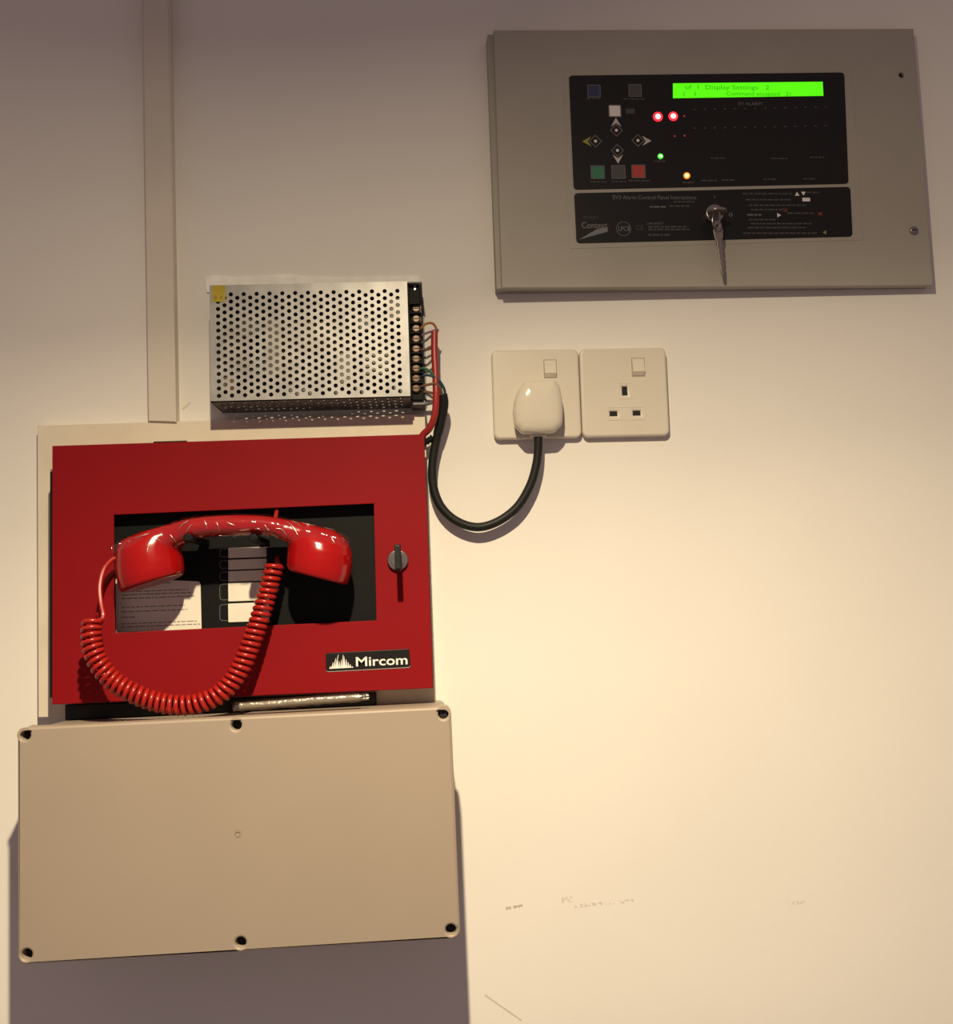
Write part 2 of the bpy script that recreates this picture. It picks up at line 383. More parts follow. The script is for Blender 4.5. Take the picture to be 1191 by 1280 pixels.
# instruction card and zone labels on the inner panel
c0, c1, c2, c3 = fr.l(144.5, 722, 30.3), fr.l(250.5, 727, 30.3), fr.l(252, 789, 30.3), fr.l(145, 792, 30.3)
card = obj('instruction_card', prism(rpoly([c3, c2, c1, c0], [0.5, 0.5, 3, 3], 3), 30.02, 30.4), MT['paper'], cab)
for i, (y, xa, xb) in enumerate([(731, 158, 214), (740, 165, 236), (744.5, 152, 239), (749, 152, 243), (760, 152, 231), (765.5, 152, 234), (772.5, 152, 168), (780.5, 152, 246), (784.5, 152, 250)]):
    p, p2 = fr.l(xa, y, 30.5), fr.l(xb, y - (xb - xa) * 0.028, 30.5)
    h = 0.85
    obj('printed_line', dashes(p[0], p2[0], p[1], h, 30.45, random.Random(i)), MT['ink'], card)
for i, (y0, y1) in enumerate([(684, 697), (698.8, 711.5), (713, 726.5), (728, 751), (753.4, 777)]):
    a, b_ = fr.l(285.5, y1 + 0.8, 30.3), fr.l(336, y0 - 0.8, 30.3)
    lab = obj('zone_label', prism(rrect(a[0], a[1], b_[0], b_[1], 0.5, 2), 30.02, 30.4), MT['paper'], cab)
    a, b_ = fr.l(274.5, y1, 30.3), fr.l(287.5, y0 + 1, 30.3)
    o_ = rrect(a[0], a[1] + 0.4, b_[0], b_[1] - 0.4, min(3, (b_[1] - a[1]) * .3), 4)
    i_ = rrect(a[0] + .55, a[1] + .95, b_[0] + 1, b_[1] - .95, min(2.5, (b_[1] - a[1]) * .25), 4)
    obj('key_outline', prism(o_, 30.02, 30.2, [i_]), MT['outline'], cab)
# cradle that the handset hangs on
for px in (250, 327):
    a = fr.l(px - 5.5, 680, 50); b_ = fr.l(px + 5.5, 673.5, 50)
    cr = join(box(a[0], a[1], b_[0], b_[1], 29, 93, 1.2), box(a[0] + 1, a[1], b_[0] - 1, b_[1] + 1.6, 92, 94.5, 1.0))
    obj('cradle_hook', cr, MT['black'], cab)
cc = fr.l(347, 690, 36)
obj('cord_gland', join(box(cc[0] - 9, cc[1] - 14, cc[0] + 9, cc[1] + 4, 29.5, 46, 2)), MT['black'], cab)
# nameplate
n0, n1, n2, n3 = fr.l(407.5, 839, 46), fr.l(513, 833.5, 46), fr.l(511.5, 811, 46), fr.l(407, 816.5, 46)
npl = obj('nameplate', prism(rpoly([n0, n1, n2, n3], 2.2, 4), 45, 46.4, (), 0.4), MT['black_gloss'], cab)
rim_o = rpoly([n0, n1, n2, n3], 2.2, 4)
cxy = (sum(p[0] for p in rim_o) / len(rim_o), sum(p[1] for p in rim_o) / len(rim_o))
obj('nameplate_rim', prism([(cxy[0] + (x - cxy[0]) * 1.0, cxy[1] + (y - cxy[1]) * 1.0 - 0.75) for x, y in rim_o], 44.9, 45.5), MT['white_print'], npl)
a, b_ = fr.l(445, 833.2, 46.5), fr.l(509, 818.5, 46.5)
sl = 0.0
tv = text('Mircom', a[0], a[1], b_[0] - a[0], (b_[1] - a[1]) * 0.98, 46.4, 0.15, bold=0.013)
obj('lettering', tv, MT['white_print'], npl, smooth=0)
# mountain mark: slanting rays under two peaks
base0, base1 = fr.l(412.5, 836, 46.5), fr.l(440.5, 834.5, 46.5)
topy = fr.l(425, 818, 46.5)[1]
hts = [0.18, 0.45, 0.75, 1.0, 0.72, 0.50, 0.62, 0.98, 0.84, 0.62, 0.42, 0.24, 0.10]
nb = len(hts)
for i, h in enumerate(hts):
    u = base0[0] + (base1[0] - base0[0]) * i / (nb - 1); v = base0[1] + (base1[1] - base0[1]) * i / (nb - 1)
    lean = (0.55 if i < nb * 0.5 else 0.28) * h * 5.0 * (1 if i < 4 else 0.2 if i < 8 else -0.55)
    top_ = (u + lean, v + (topy - v) * h)
    w = 0.85
    bar = ([(u - w, v, 46.55), (u + w, v, 46.55), (top_[0] + 0.14, top_[1], 46.55), (top_[0] - 0.14, top_[1], 46.55)], [(0, 1, 2, 3)])
    obj('logo_ray', bar, MT['white_print'], npl, smooth=0)
# lock with a key sticking straight out
k = fr.l(497, 700, 50)
lk = obj('lock', join(prism(circ(k[0], k[1], 9.6, 32), 44.8, 49.5, (), 1.2), cyl(k[0], k[1], 6.5, 49, 50.3, 24, 0.4)), MT['chrome'], cab)
ka, kb = fr.l(493.2, 712.5, 80), fr.l(500.6, 680.5, 80)
km = (ka[0] + kb[0]) / 2
bow = prism(rpoly([(50, k[1] - 3), (58, k[1] - 3), (62, ka[1] - 1.0), (81, ka[1]), (81, kb[1]), (62, kb[1] + 1), (58, k[1] + 3), (50, k[1] + 3)], 1.5, 3),
            km - 2.6, km + 2.6, (), 0.8, fn=lambda x, y, z: (z, y, x))
obj('key', bow, MT['rubber'], cab)

# ------------------------------------------------------------------ handset with coiled cord
fh = pframe(295, 690, 0, 0)
hs = thing('telephone_handset', fh, 'glossy red telephone handset in clear wrap with coiled red cord', 'telephone')
def ell(pL, pR, d, bd, n=28, sq=1.0, dL=None):
    """cross-section whose long axis runs from pixel pL to pR, half depth bd"""
    A, B = Vector(fh.l(*pL, d)), Vector(fh.l(*pR, d)); m = (A + B) / 2; h = (B - A) / 2
    r = []
    for i in range(n):
        t = 2 * math.pi * i / n; c, s = math.cos(t), math.sin(t)
        c = math.copysign(abs(c) ** sq, c); s = math.copysign(abs(s) ** sq, s)
        q = m + h * c; r.append((q.x, q.y, d + bd * s))
    return r
HD = 69
HH = 75
cupL = loft([ell((157, 741), (226, 719), HD, 23), ell((151.5, 740), (229.5, 716), HD, 27), ell((148, 728), (230, 708), HD, 28.5), ell((146, 714), (229, 699), HD, 28.5),
             ell((146, 700), (226, 690), HD, 28), ell((146.5, 688), (226, 680), HD, 26.5), ell((153, 676), (230, 668), HD, 23), ell((172, 668), (232, 656), HD, 17), ell((190, 663), (232, 653), HD, 12)])
cupR = loft([ell((363, 714), (430, 731), HD, 23), ell((359.5, 712), (434, 731), HD, 27), ell((358.5, 703), (438, 720), HD, 28.5), ell((359, 694), (440.5, 706), HD, 28.5),
             ell((360, 685), (440.5, 695), HD, 28), ell((360, 675), (438, 684), HD, 26), ell((357, 665), (432, 673), HD, 22), ell((355, 656), (420, 664), HD, 16), ell((355, 652), (405, 660), HD, 11)])
hand = loft([ell((x, yb), (x + 1, yt), HH if 230 < x < 350 else (HD + HH) / 2, w, 20, 0.8) for x, yt, yb, w in
             [(176, 670, 700, 16), (192, 664, 698, 17), (210, 656.5, 692, 17), (224, 652, 684, 17), (238, 648.5, 675.5, 16.5), (256, 646, 671.5, 16), (280, 644.4, 670, 15.5), (304, 644, 669.5, 15.5),
              (326, 644.8, 669, 15.5), (344, 647, 671, 16), (358, 649.5, 678, 16.5), (374, 652.5, 688, 17), (390, 656, 694, 17), (410, 662, 697, 16)]])
def remeshed(name, vf, voxel, it, fac=0.5):
    me = to_mesh(name, vf, 0); o = bpy.data.objects.new('tmp', me); C.objects.link(o)
    m1 = o.modifiers.new('r', 'REMESH'); m1.mode = 'VOXEL'; m1.voxel_size = voxel / 1000; m1.use_smooth_shade = True
    m2 = o.modifiers.new('s', 'SMOOTH'); m2.factor = fac; m2.iterations = it
    res = bpy.data.meshes.new_from_object(o.evaluated_get(bpy.context.evaluated_depsgraph_get()))
    bpy.data.objects.remove(o); bpy.data.meshes.remove(me)
    res.polygons.foreach_set('use_smooth', [True] * len(res.polygons)); res.name = name
    return res
body_me = remeshed('handset_body', join(cupL, cupR, hand), 1.3, 7)
obj('handset_body', body_me, MT['red_plastic'], hs)
# clear film shrunk round the handle and the tops of both cups, crinkled
def wrapring(x, yt, yb, w, seed, g=1.0):
    rr = random.Random(seed); D_ = HH if 230 < x < 350 else HD + (HH - HD) * max(0.0, 1 - min(abs(x - 230), abs(x - 350)) / 40)
    ring = ell((x, yb), (x + 1, yt), D_, w, 26, 0.85); out = []
    m = Vector((sum(p[0] for p in ring), sum(p[1] for p in ring), sum(p[2] for p in ring))) / len(ring)
    h0 = rr.choice((0, 0, 0.2, 0.9, 1.5)); ph = rr.uniform(0, 6.28)          # a crease runs round the handle, fading along it
    for i, p in enumerate(ring):
        p = Vector(p); d = (p - m).normalized()
        out.append(tuple(p + d * (0.9 + h0 * g * (0.55 + 0.45 * math.sin(2 * 2 * math.pi * i / len(ring) + ph)) + rr.uniform(0, 0.25))))
    return out
prof = [(150, 679, 698, 22), (158, 675.5, 694, 24), (168, 671, 693, 24.5), (180, 666.5, 692, 24), (194, 661.5, 690, 21.5), (208, 656.5, 688, 19), (222, 652, 682, 17.5), (236, 648.8, 676, 17), (254, 646, 672, 16.4),
        (280, 644.2, 670.4, 16), (304, 643.8, 670, 16), (326, 644.5, 669.6, 16), (344, 646.8, 671.4, 16.6), (358, 649.3, 677, 17.2), (372, 652, 682, 19), (388, 655, 684, 21.5), (402, 658.5, 685, 23.5), (416, 662.5, 687, 24), (428, 668, 689, 23), (437, 676, 691, 18)]
pp = []
for i in range(len(prof) - 1):
    for t in (0, 0.2, 0.4, 0.6, 0.8): pp.append(tuple(a * (1 - t) + b * t for a, b in zip(prof[i], prof[i + 1])))
pp.append(prof[-1])
obj('plastic_wrap', loft([wrapring(*p, seed=i) for i, p in enumerate(pp)], cap=False), MT['film'], hs, smooth=75)
# folds standing up in the film, found on the handset's own surface
from mathutils.bvhtree import BVHTree
_bv = BVHTree.FromPolygons([v.co.copy() for v in body_me.vertices], [tuple(p.vertices) for p in body_me.polygons])
_eye = Vector(tuple(fh.o / 1000))
def on_film(px, py):
    u, v = fh.l(px, py, 60); h, n, _, _ = _bv.ray_cast(_eye, (Vector((u, -60, v)) / 1000 - _eye).normalized())
    if h is None: return None
    h = h + n * 0.0011; return (h.x * 1000, h.z * 1000, -h.y * 1000)
creases = [[(184, 690), (187, 679), (194, 673.5), (201, 677)], [(213, 668.5), (217, 673), (220, 677)], [(231, 669), (235, 662), (240, 656)], [(224, 662), (229, 656), (236, 652)], [(256, 651), (258, 656), (259, 661)], [(271, 653), (273, 658), (274.5, 664)],
           [(284, 653), (289, 655), (294, 657)], [(274, 668), (281, 668.3), (288, 668)], [(300, 662), (306, 661.5), (312, 660.5)], [(319, 661), (323, 660), (326, 662)], [(331, 656), (334, 660), (337, 662)], [(345, 660.5), (352, 661.5), (359, 669)],
           [(358, 653), (366, 659), (373, 669)], [(364, 652.5), (371, 655), (376, 659.5)], [(377, 654.5), (385, 657), (393, 658)], [(413, 671), (416, 677), (418, 680)], [(405, 661), (412, 662.5), (418, 664)], [(186, 661.5), (196, 659.5), (207, 657.5)], [(168, 674), (177, 671), (186, 668)]]
for c_ in creases:
    pts = [p for p in (on_film(*q) for q in c_) if p]
    if len(pts) < 3: continue
    obj('wrap_crease', tube(pts, lambda t: 0.18 + 0.38 * math.sin(math.pi * t), 6, 14), MT['crease'], hs, smooth=60)
flap = [fh.l3(*q) for q in [(425, 664, 70), (433, 669, 72), (440, 675, 66), (438, 679, 74), (431, 677, 80), (424, 681, 84), (421, 672, 80)]]
obj('wrap_flap', (flap + [fh.l3(430, 672, 78)], [(i, (i + 1) % 7, 7) for i in range(7)]), MT['film2'], hs, smooth=0)
flap = [fh.l3(*q) for q in [(146, 690, 62), (143.5, 682, 60), (147, 676.5, 62), (153, 676, 66), (150, 684, 72)]]
obj('wrap_flap', (flap + [fh.l3(148, 682, 68)], [(i, (i + 1) % 5, 5) for i in range(5)]), MT['film2'], hs, smooth=0)
# coiled cord
def coil(path, turns, R, r, per=14, sides=7):
    P, L = spline(path, int(turns * per)); T, N = frames(P); pts = []
    for i, p in enumerate(P):
        b = T[i].cross(N[i]); a = 2 * math.pi * i / per
        pts.append(p + (N[i] * math.cos(a) + b * math.sin(a)) * R)
    return tube_pts(pts, r, sides), pts
cpath = [(116, 774, 82), (114, 790, 85), (116, 810, 87), (125, 832, 88), (144, 853, 87), (172, 869, 86), (203, 879, 84), (232, 881.5, 83), (258, 876, 81), (280, 863, 78), (299, 838, 74), (313, 806, 70), (324, 775, 66), (333, 745, 62), (339, 722, 60), (343, 707, 58)]
vf, hp = coil([fh.l3(*q) for q in cpath], 51, 7.1, 2.15)
obj('coiled_cord', vf, MT['cord'], hs, smooth=60)
s0 = tuple(hp[0])
tail = [fh.l3(149, 697, 62), fh.l3(140, 700, 64), fh.l3(130, 712, 70), fh.l3(125, 732, 76), fh.l3(126, 752, 80), fh.l3(129, 768, 82), fh.l3(126, 775, 84), s0]
obj('cord_tail', tube(tail, 2.1, 8, 50), MT['cord'], hs)
tail2 = [fh.l3(149, 712, 48), fh.l3(140, 716, 50), fh.l3(131, 727, 52), fh.l3(126, 745, 56), fh.l3(126, 760, 62), fh.l3(122, 770, 72)]
obj('cord_tail', tube(tail2, 1.7, 8, 40), MT['cord'], hs)
tail3 = [tuple(hp[-1]), fh.l3(346, 701, 52), fh.l3(347, 697, 46), fh.l3(347, 694, 40)]
obj('cord_tail', tube(tail3, 2.3, 8, 20), MT['cord'], hs)
obj('cord_stub', tube([fh.l3(343.5, 652, 44), fh.l3(345, 643, 42), fh.l3(346.5, 635, 38), fh.l3(346, 630, 32)], 2.0, 8, 16), MT['cord'], hs)

# ------------------------------------------------------------------ things in the gap under the cabinet
fg = pframe(280, 890, 0, 0)
a, b_ = fg.l(82, 895, 22), fg.l(470, 876.5, 22)
st = prism([fg.l(82, 900, 22), fg.l(470, 882, 22), fg.l(470, 866, 22), fg.l(82, 881, 22)], 14.6, 24, (), 1.0)
o = obj('rubber_strip', st, MT['rubber']); fg.place(o)
tag(o, 'black rubber strip in the gap between red cabinet and beige box', 'strip')
P, _ = spline([fg.l3(292, 883.5, 60), fg.l3(340, 880, 60), fg.l3(400, 875, 60), fg.l3(440, 872.5, 60), fg.l3(461, 870.5, 60)], 46)
T, N = frames(P); rr = random.Random(5); rings = []
for i, p in enumerate(P):
    b = T[i].cross(N[i]); base = 4.4 if i < 42 else 3.6
    if i % 11 == 4: base -= 0.5
    rings.append([tuple(p + (N[i] * math.cos(2 * math.pi * q / 12) + b * math.sin(2 * math.pi * q / 12)) * (base + rr.uniform(-0.5, 0.5))) for q in range(12)])
ps = thing('plastic_sleeve', fg, 'crumpled clear plastic roll tucked under the red cabinet', 'plastic wrap')
obj('sleeve', loft(rings), MT['film2'], ps, smooth=70)
obj('paper_core', tube([tuple(P[2]), tuple(P[20]), tuple(P[42])], 3.0, 10, 20), mat('pale_core', (0.24, 0.21, 0.17), 0.6), ps)

# ------------------------------------------------------------------ beige junction box
fr = Frame(-171.2, 187.4, -0.52)
jb = thing('junction_box', fr, 'large blank beige plastic junction box below the red cabinet', 'enclosure')
W2, H2 = 362.8 / 2, 191.0 / 2
scr = [fr.l(x, y, 105) for x, y in ((31, 919), (295, 906.5), (554, 892.5), (33, 1193.5), (300.5, 1178.5), (563.5, 1162.5))]
obj('lid', prism(rrect(-W2, -H2, W2, H2, 6.5, 6), 87, 105, [circ(x, y, 4.4, 18) for x, y in scr] + [circ(*fr.l(297, 1043, 105), 1.7, 12)], 2.0, 3), MT['beige'], jb)
obj('lid_backing', prism(rrect(-W2 + 3, -H2 + 3, W2 - 3, H2 - 3, 4, 3), 86, 90), MT['beige'], jb)
dm = fr.l(297, 1043, 105)
obj('moulding_dimple', join(cyl(dm[0], dm[1], 1.9, 103.2, 104.6, 12), prism(circ(dm[0], dm[1], 3.0, 20), 104.5, 105.25, [circ(dm[0], dm[1], 2.2, 16)])), MT['beige'], jb)
def sect(s, d): return [(x, y, d) for x, y in rrect(-W2 + s, -H2 + s, W2 - s, H2 - s, 6, 6)]
obj('base', loft([sect(2.2, 87), sect(2.2, 84), sect(3.2, 60), sect(4.6, 0)]), MT['beige'], jb)
for i, (x, y) in enumerate(scr):
    up_ = 101.5 if i == 2 else 96
    s = obj('lid_screw', join(prism(circ(x, y, 3.6, 16), 90, up_, (), 0.6), cyl(x, y, 4.35, 89.9, 91, 16)), MT['screw_blk'] if i == 2 else MT['dark_hole'], jb)
    obj('screw_slot', join(box(x - 2.2, y - 0.5, x + 2.2, y + 0.5, up_ - 0.1, up_ + 0.12), box(x - 0.5, y - 2.2, x + 0.5, y + 2.2, up_ - 0.1, up_ + 0.12)), MT['dark_hole'], s)

# ------------------------------------------------------------------ perforated power supply
fr = pframe(390, 430, 50, 0.0)
psu = thing('power_supply', fr, 'perforated metal power supply with yellow sticker and brass terminals', 'power supply')
U0, U1 = fr.l(262.5, 430, 50)[0], fr.l(511, 430, 50)[0]
V0, V1 = fr.l(390, 499.5, 50)[1], fr.l(390, 354, 50)[1]
g0 = fr.l(273, 430, 50)[0]; g1 = fr.l(498.5, 430, 50)[0]
cs = (g1 - g0) / 28; r0 = fr.l(390, 365.8, 50)[1]; rs = (r0 - fr.l(390, 491.8, 50)[1]) / 14
holes = []
for c in range(29):
    for k_ in range(15 if c % 2 == 0 else 14):
        y = r0 - rs * (k_ + (0 if c % 2 == 0 else 0.5))
        if y < V0 + 2.6: continue
        holes.append(circ(g0 + c * cs, y, 2.08, 10))
obj('perforated_cover', prism(rect(U0, V0, U1, V1), 49, 50, holes), MT['zinc'], psu, smooth=0)
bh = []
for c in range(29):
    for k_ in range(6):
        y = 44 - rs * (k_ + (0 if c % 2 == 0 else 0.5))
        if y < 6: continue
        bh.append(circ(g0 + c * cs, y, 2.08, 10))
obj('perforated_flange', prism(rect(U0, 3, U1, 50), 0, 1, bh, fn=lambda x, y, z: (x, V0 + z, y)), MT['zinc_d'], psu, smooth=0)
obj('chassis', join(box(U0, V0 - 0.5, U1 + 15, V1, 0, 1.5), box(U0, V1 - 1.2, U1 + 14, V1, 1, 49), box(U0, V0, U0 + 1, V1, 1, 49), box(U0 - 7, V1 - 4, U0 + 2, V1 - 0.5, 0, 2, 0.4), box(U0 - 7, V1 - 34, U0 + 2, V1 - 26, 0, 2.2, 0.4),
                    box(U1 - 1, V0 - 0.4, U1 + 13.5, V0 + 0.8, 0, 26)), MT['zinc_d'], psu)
p0, p1 = fr.l(265.5, 377.5, 50), fr.l(281.5, 354.5, 50)
stk = obj('yellow_sticker', prism(rrect(p0[0], p0[1], p1[0], V1 - 0.2, 0.6, 2), 50.0, 50.3), MT['yellow'], psu)
p0 = fr.l(268, 374.5, 50)
obj('printed_mark', join(dashes(p0[0], p0[0] + 2.2, p0[1], 3.2, 50.35, random.Random(1)), dashes(p0[0] + 5.2, p0[0] + 7.2, p0[1], 3.4, 50.35, random.Random(2))), mat('olive_ink', (0.30, 0.22, 0.01), 0.6), stk, smooth=0)
def L(x, y, d=40): return fr.l(x, y, d)
obj('circuit_board', box(U0 + 3, V0 + 24, U1 - 2, V1 - 4, 5, 7), MT['pcb'], psu)
a, b_ = L(374, 432), L(412, 406)
obj('transformer', box(a[0], a[1], b_[0], b_[1], 7, 45, 2), MT['tape'], psu)
for x, y, r, h, m in [(300, 455, 9, 38, 'cap'), (322, 458, 9, 38, 'cap'), (310, 410, 10, 40, 'cap'), (455, 400, 8, 30, 'cap'), (472, 425, 7, 34, 'cap'), (440, 395, 6, 34, 'cap')]:
    c_ = L(x, y); obj('capacitor', prism(circ(c_[0], c_[1], r, 18), 7, h, (), 1), MT[m], psu)
for x0, y0, x1, y1, h, m in [(332, 398, 352, 470, 40, 'copper'), (420, 440, 440, 480, 40, 'alu'), (455, 440, 485, 470, 42, 'alu'), (276, 470, 292, 488, 40, 'pcb'), (486, 372, 500, 400, 40, 'alu'), (392, 468, 410, 486, 36, 'alu')]:
    a, b_ = L(x0, y1), L(x1, y0); obj('heatsink' if m == 'alu' else 'coil_winding', box(a[0], a[1], b_[0], b_[1], 7, h, 1.5), MT[m], psu)
# terminal strip
a, b_ = fr.l(510.5, 500, 44), fr.l(526.5, 356, 44)
obj('terminal_block', join(box(U1 - 0.5, V0 + 0.5, U1 + 12.2, V1 - 0.5, 2, 34, 0.6), box(U1 - 0.2, V0 + 1, U1 + 1.5, V1 - 1, 2, 45, 0.4), box(U1 + 0.5, V1 - 20, U1 + 11.5, V1 - 1, 20, 42, 0.8)), MT['black'], psu)
ys = [385, 398, 410, 423, 435.5, 448, 460, 472.5, 485]
for i, y in enumerate(ys):
    c_ = fr.l(520, y, 38)
    s = obj('terminal_screw', join(prism(circ(c_[0], c_[1], 4.3, 18), 33, 37.5, (), 1.4), box(c_[0] - 4.8, c_[1] - 3.6, c_[0] + 4.8, c_[1] + 3.6, 32.5, 34, 0.3)), MT['brass'], psu)
    obj('screw_slot', box(c_[0] - 3, c_[1] - 0.45, c_[0] + 3, c_[1] + 0.45, 37.3, 37.6), MT['dark_hole'], s)
    if i < len(ys) - 1:
        c2 = fr.l(520, (y + ys[i + 1]) / 2, 38)
        obj('barrier_rib', box(U1 + 0.5, c2[1] - 0.7, U1 + 12, c2[1] + 0.7, 30, 40, 0.3), MT['black'], psu)
c_ = fr.l(517, 357.5, 42)
for dv in (0, -3.2): obj('indicator', prism(circ(c_[0] + 1, c_[1] + dv, 1.3, 10), 41.8, 42.8, (), 0.4), MT['chrome'], psu)
a, b_ = fr.l(513.5, 514.5, 24), fr.l(529, 499.5, 30)
obj('end_bracket', join(box(U1 + 0.5, V0 - 3.5, U1 + 13.5, V0 + 1.0, 2, 30, 0.5)), MT['zinc_d'], psu)

# ------------------------------------------------------------------ red cable from the supply into the cabinet
fc2 = pframe(543, 470, 0)
rc = thing('red_cable', fc2, 'red sheathed cable dropping from the power supply into the cabinet', 'cable')
obj('sheath', tube([fc2.l3(543, 414, 30), fc2.l3(543, 440, 32), fc2.l3(544.5, 470, 34), fc2.l3(545, 500, 34), fc2.l3(543, 520, 32), fc2.l3(537, 535, 28), fc2.l3(530, 542, 24), fc2.l3(524, 550, 22)], 3.4, 12, 60), MT['redcable'], rc)
for pts, m in [([(524, 412, 34), (532, 405, 34), (540, 404, 33), (545, 410, 31), (544, 416, 30)], 'orange'),
               ([(524, 420, 34), (534, 416, 33), (547, 412, 31), (545, 417, 30)], 'purple'),
               ([(524, 430, 34), (533, 425, 33), (541, 418, 31), (542, 420, 30)], 'greyw'),
               ([(524, 437, 34), (534, 437, 30), (542, 434, 26)], 'brown')]:
    obj('conductor', tube([fc2.l3(*p) for p in pts], 1.15, 8, 24), MT[m], rc)

# ------------------------------------------------------------------ sockets
def socket(name, fr, label, holes):
    t = thing(name, fr, label, 'socket', 'wall sockets')
    w, h = 86.6 / 2, 89.0 / 2
    obj('face_plate', prism(rrect(-w, -h, w, h, 6, 6), 0, 9, [rect(*r) for r in holes], 2.4, 3), MT['socket'], t)
    return t
def rocker(t, fr, x0, y0, x1, y1):
    a, b_ = fr.l(x0, y1, 10), fr.l(x1, y0, 10)
    u0, v0, u1, v1 = a[0], a[1], b_[0], b_[1]
    vm = v0 + (v1 - v0) * 0.22
    obj('switch_gap_shade', prism(rect(u0 - 0.8, v0 - 0.8, u1 + 0.8, v1 + 0.8), 8.6, 9.25, [rect(u0, v0, u1, v1)]), MT['gap'], t)  # ring coloured darker to paint in the shade of the gap round the rocker
    V = [(u0, v0, 8), (u1, v0, 8), (u1, v1, 8), (u0, v1, 8), (u0, v0, 9.6), (u1, v0, 9.6), (u1, vm, 12.6), (u0, vm, 12.6), (u1, v1, 9.3), (u0, v1, 9.3)]
    F = [(0, 1, 2, 3), (4, 5, 6, 7), (7, 6, 8, 9), (0, 1, 5, 4), (1, 2, 8, 6, 5), (2, 3, 9, 8), (3, 0, 4, 7, 9)]
    obj('switch_rocker', (V, F), MT['socket'], t, smooth=0)
fs1 = Frame(104.6, -199.6, 0.31)
s1 = socket('wall_socket', fs1, 'white switched wall socket with the plug pushed into it', [])
rocker(s1, fs1, 681, 450, 694.5, 471.5)
fs2 = Frame(191.9, -199.1, 0.40)
pin = []
for (x, y, w, h) in ((781, 488.5, 2.35, 4.2), (767, 517, 3.5, 2.2), (796, 516.2, 3.5, 2.2)):
    u, v = fs2.l(x, y, 9); pin.append((u - w, v - h, u + w, v + h))
s2 = socket('wall_socket', fs2, 'empty white switched wall socket showing three dark pin holes', pin)
rocker(s2, fs2, 791, 448, 804.5, 469.5)
for (u0, v0, u1, v1) in pin: obj('pin_hole', box(u0 - .2, v0 - .2, u1 + .2, v1 + .2, 2, 7.6), MT['dark_hole'], s2)
def rim(px0, py0, px1, py1, hs_):
    a, b_ = fs2.l(px0, py1, 9), fs2.l(px1, py0, 9)
    o_ = rect(a[0], a[1], b_[0], b_[1]); i_ = rect(a[0] + .7, a[1] + .7, b_[0] - .7, b_[1] - .7)
    obj('socket_rim', prism(o_, 8.7, 9.25, [i_]), MT['socket'], s2)
rim(772.5, 478, 790.5, 499, 0); rim(759.5, 508, 806, 525.5, 0)

# ------------------------------------------------------------------ power cord with plug
fp = pframe(672, 510, 0, 0.4)
pc = thing('mains_lead', fp, 'black mains lead with white plug looping to the power supply', 'mains lead')
OUT = [(655, 476.5), (694, 475.5), (699.5, 484), (702.5, 500), (703.3, 518), (702, 532), (693, 541.5), (672, 543), (652, 542.5), (643, 533), (640.5, 516), (642, 502), (646.5, 488)]
def plug_ring(s, d, dy=0):
    c_ = fp.l(672, 511, 25); out = []
    for p in rpoly([fp.l(x, y, 24) for x, y in OUT], 2.5, 3): out.append((c_[0] + (p[0] - c_[0]) * s, c_[1] + (p[1] - c_[1]) * s + dy, d))
    return out
obj('plug_body', loft([plug_ring(0.93, 9.05), plug_ring(0.96, 14), plug_ring(1.0, 22), plug_ring(1.0, 25), plug_ring(0.97, 28.5), plug_ring(0.90, 31), plug_ring(0.74, 32.8), plug_ring(0.45, 33.8), plug_ring(0.15, 34.1)]), MT['plug'], pc, smooth=50)
a = fp.l(672.5, 545, 19)
obj('strain_relief', prism(rrect(a[0] - 8, a[1] - 1.2, a[0] + 8, a[1] + 4, 1, 2), 13, 24, (), 0.8), MT['plug'], pc)
cab_path = [(672.5, 541, 19), (672.5, 560, 18), (670, 582, 17), (662, 608, 16), (646, 634, 15), (622, 652, 14), (596, 659, 14), (570, 651, 14), (551, 633, 14), (541.5, 608, 14), (540.5, 580, 15), (545, 552, 17), (551, 526, 22), (554.5, 505, 27), (553, 493, 30)]
obj('cable_sheath', tube([fp.l3(*p) for p in cab_path], lambda t: 4.25 + (0.5 if t > 0.86 else 0), 14, 110), MT['rubber'], pc)
for pts, m in [([(524, 461, 35), (532, 461, 36), (541, 468, 36), (549, 480, 34), (553, 496, 30)], 'green'),
               ([(524, 470, 35), (536, 469, 36), (547, 474, 36), (555, 486, 34), (557, 500, 29)], 'blue'),
               ([(524, 483, 35), (534, 481, 37), (545, 480, 37), (551, 488, 34), (552, 498, 30)], 'brown'),
               ([(524, 490, 30), (534, 490, 30), (542, 492, 29)], 'brown'),
               ([(515, 507, 27), (527, 507, 27), (541, 503.5, 28), (550, 503, 28)], 'greyw')]:
    obj('conductor', tube([fp.l3(*p) for p in pts], 1.35, 8, 24), MT[m], pc)
g = pframe(533, 551, 14)
gl = obj('cable_gland', tube([g.l3(541, 547, 19), g.l3(535, 551, 19), g.l3(528, 554, 19)], lambda t: 3.2 + 0.6 * math.sin(t * 25), 12, 30), MT['rubber'])
g.place(gl); tag(gl, 'small black ribbed cable gland at the upper right corner of the red cabinet', 'cable gland')

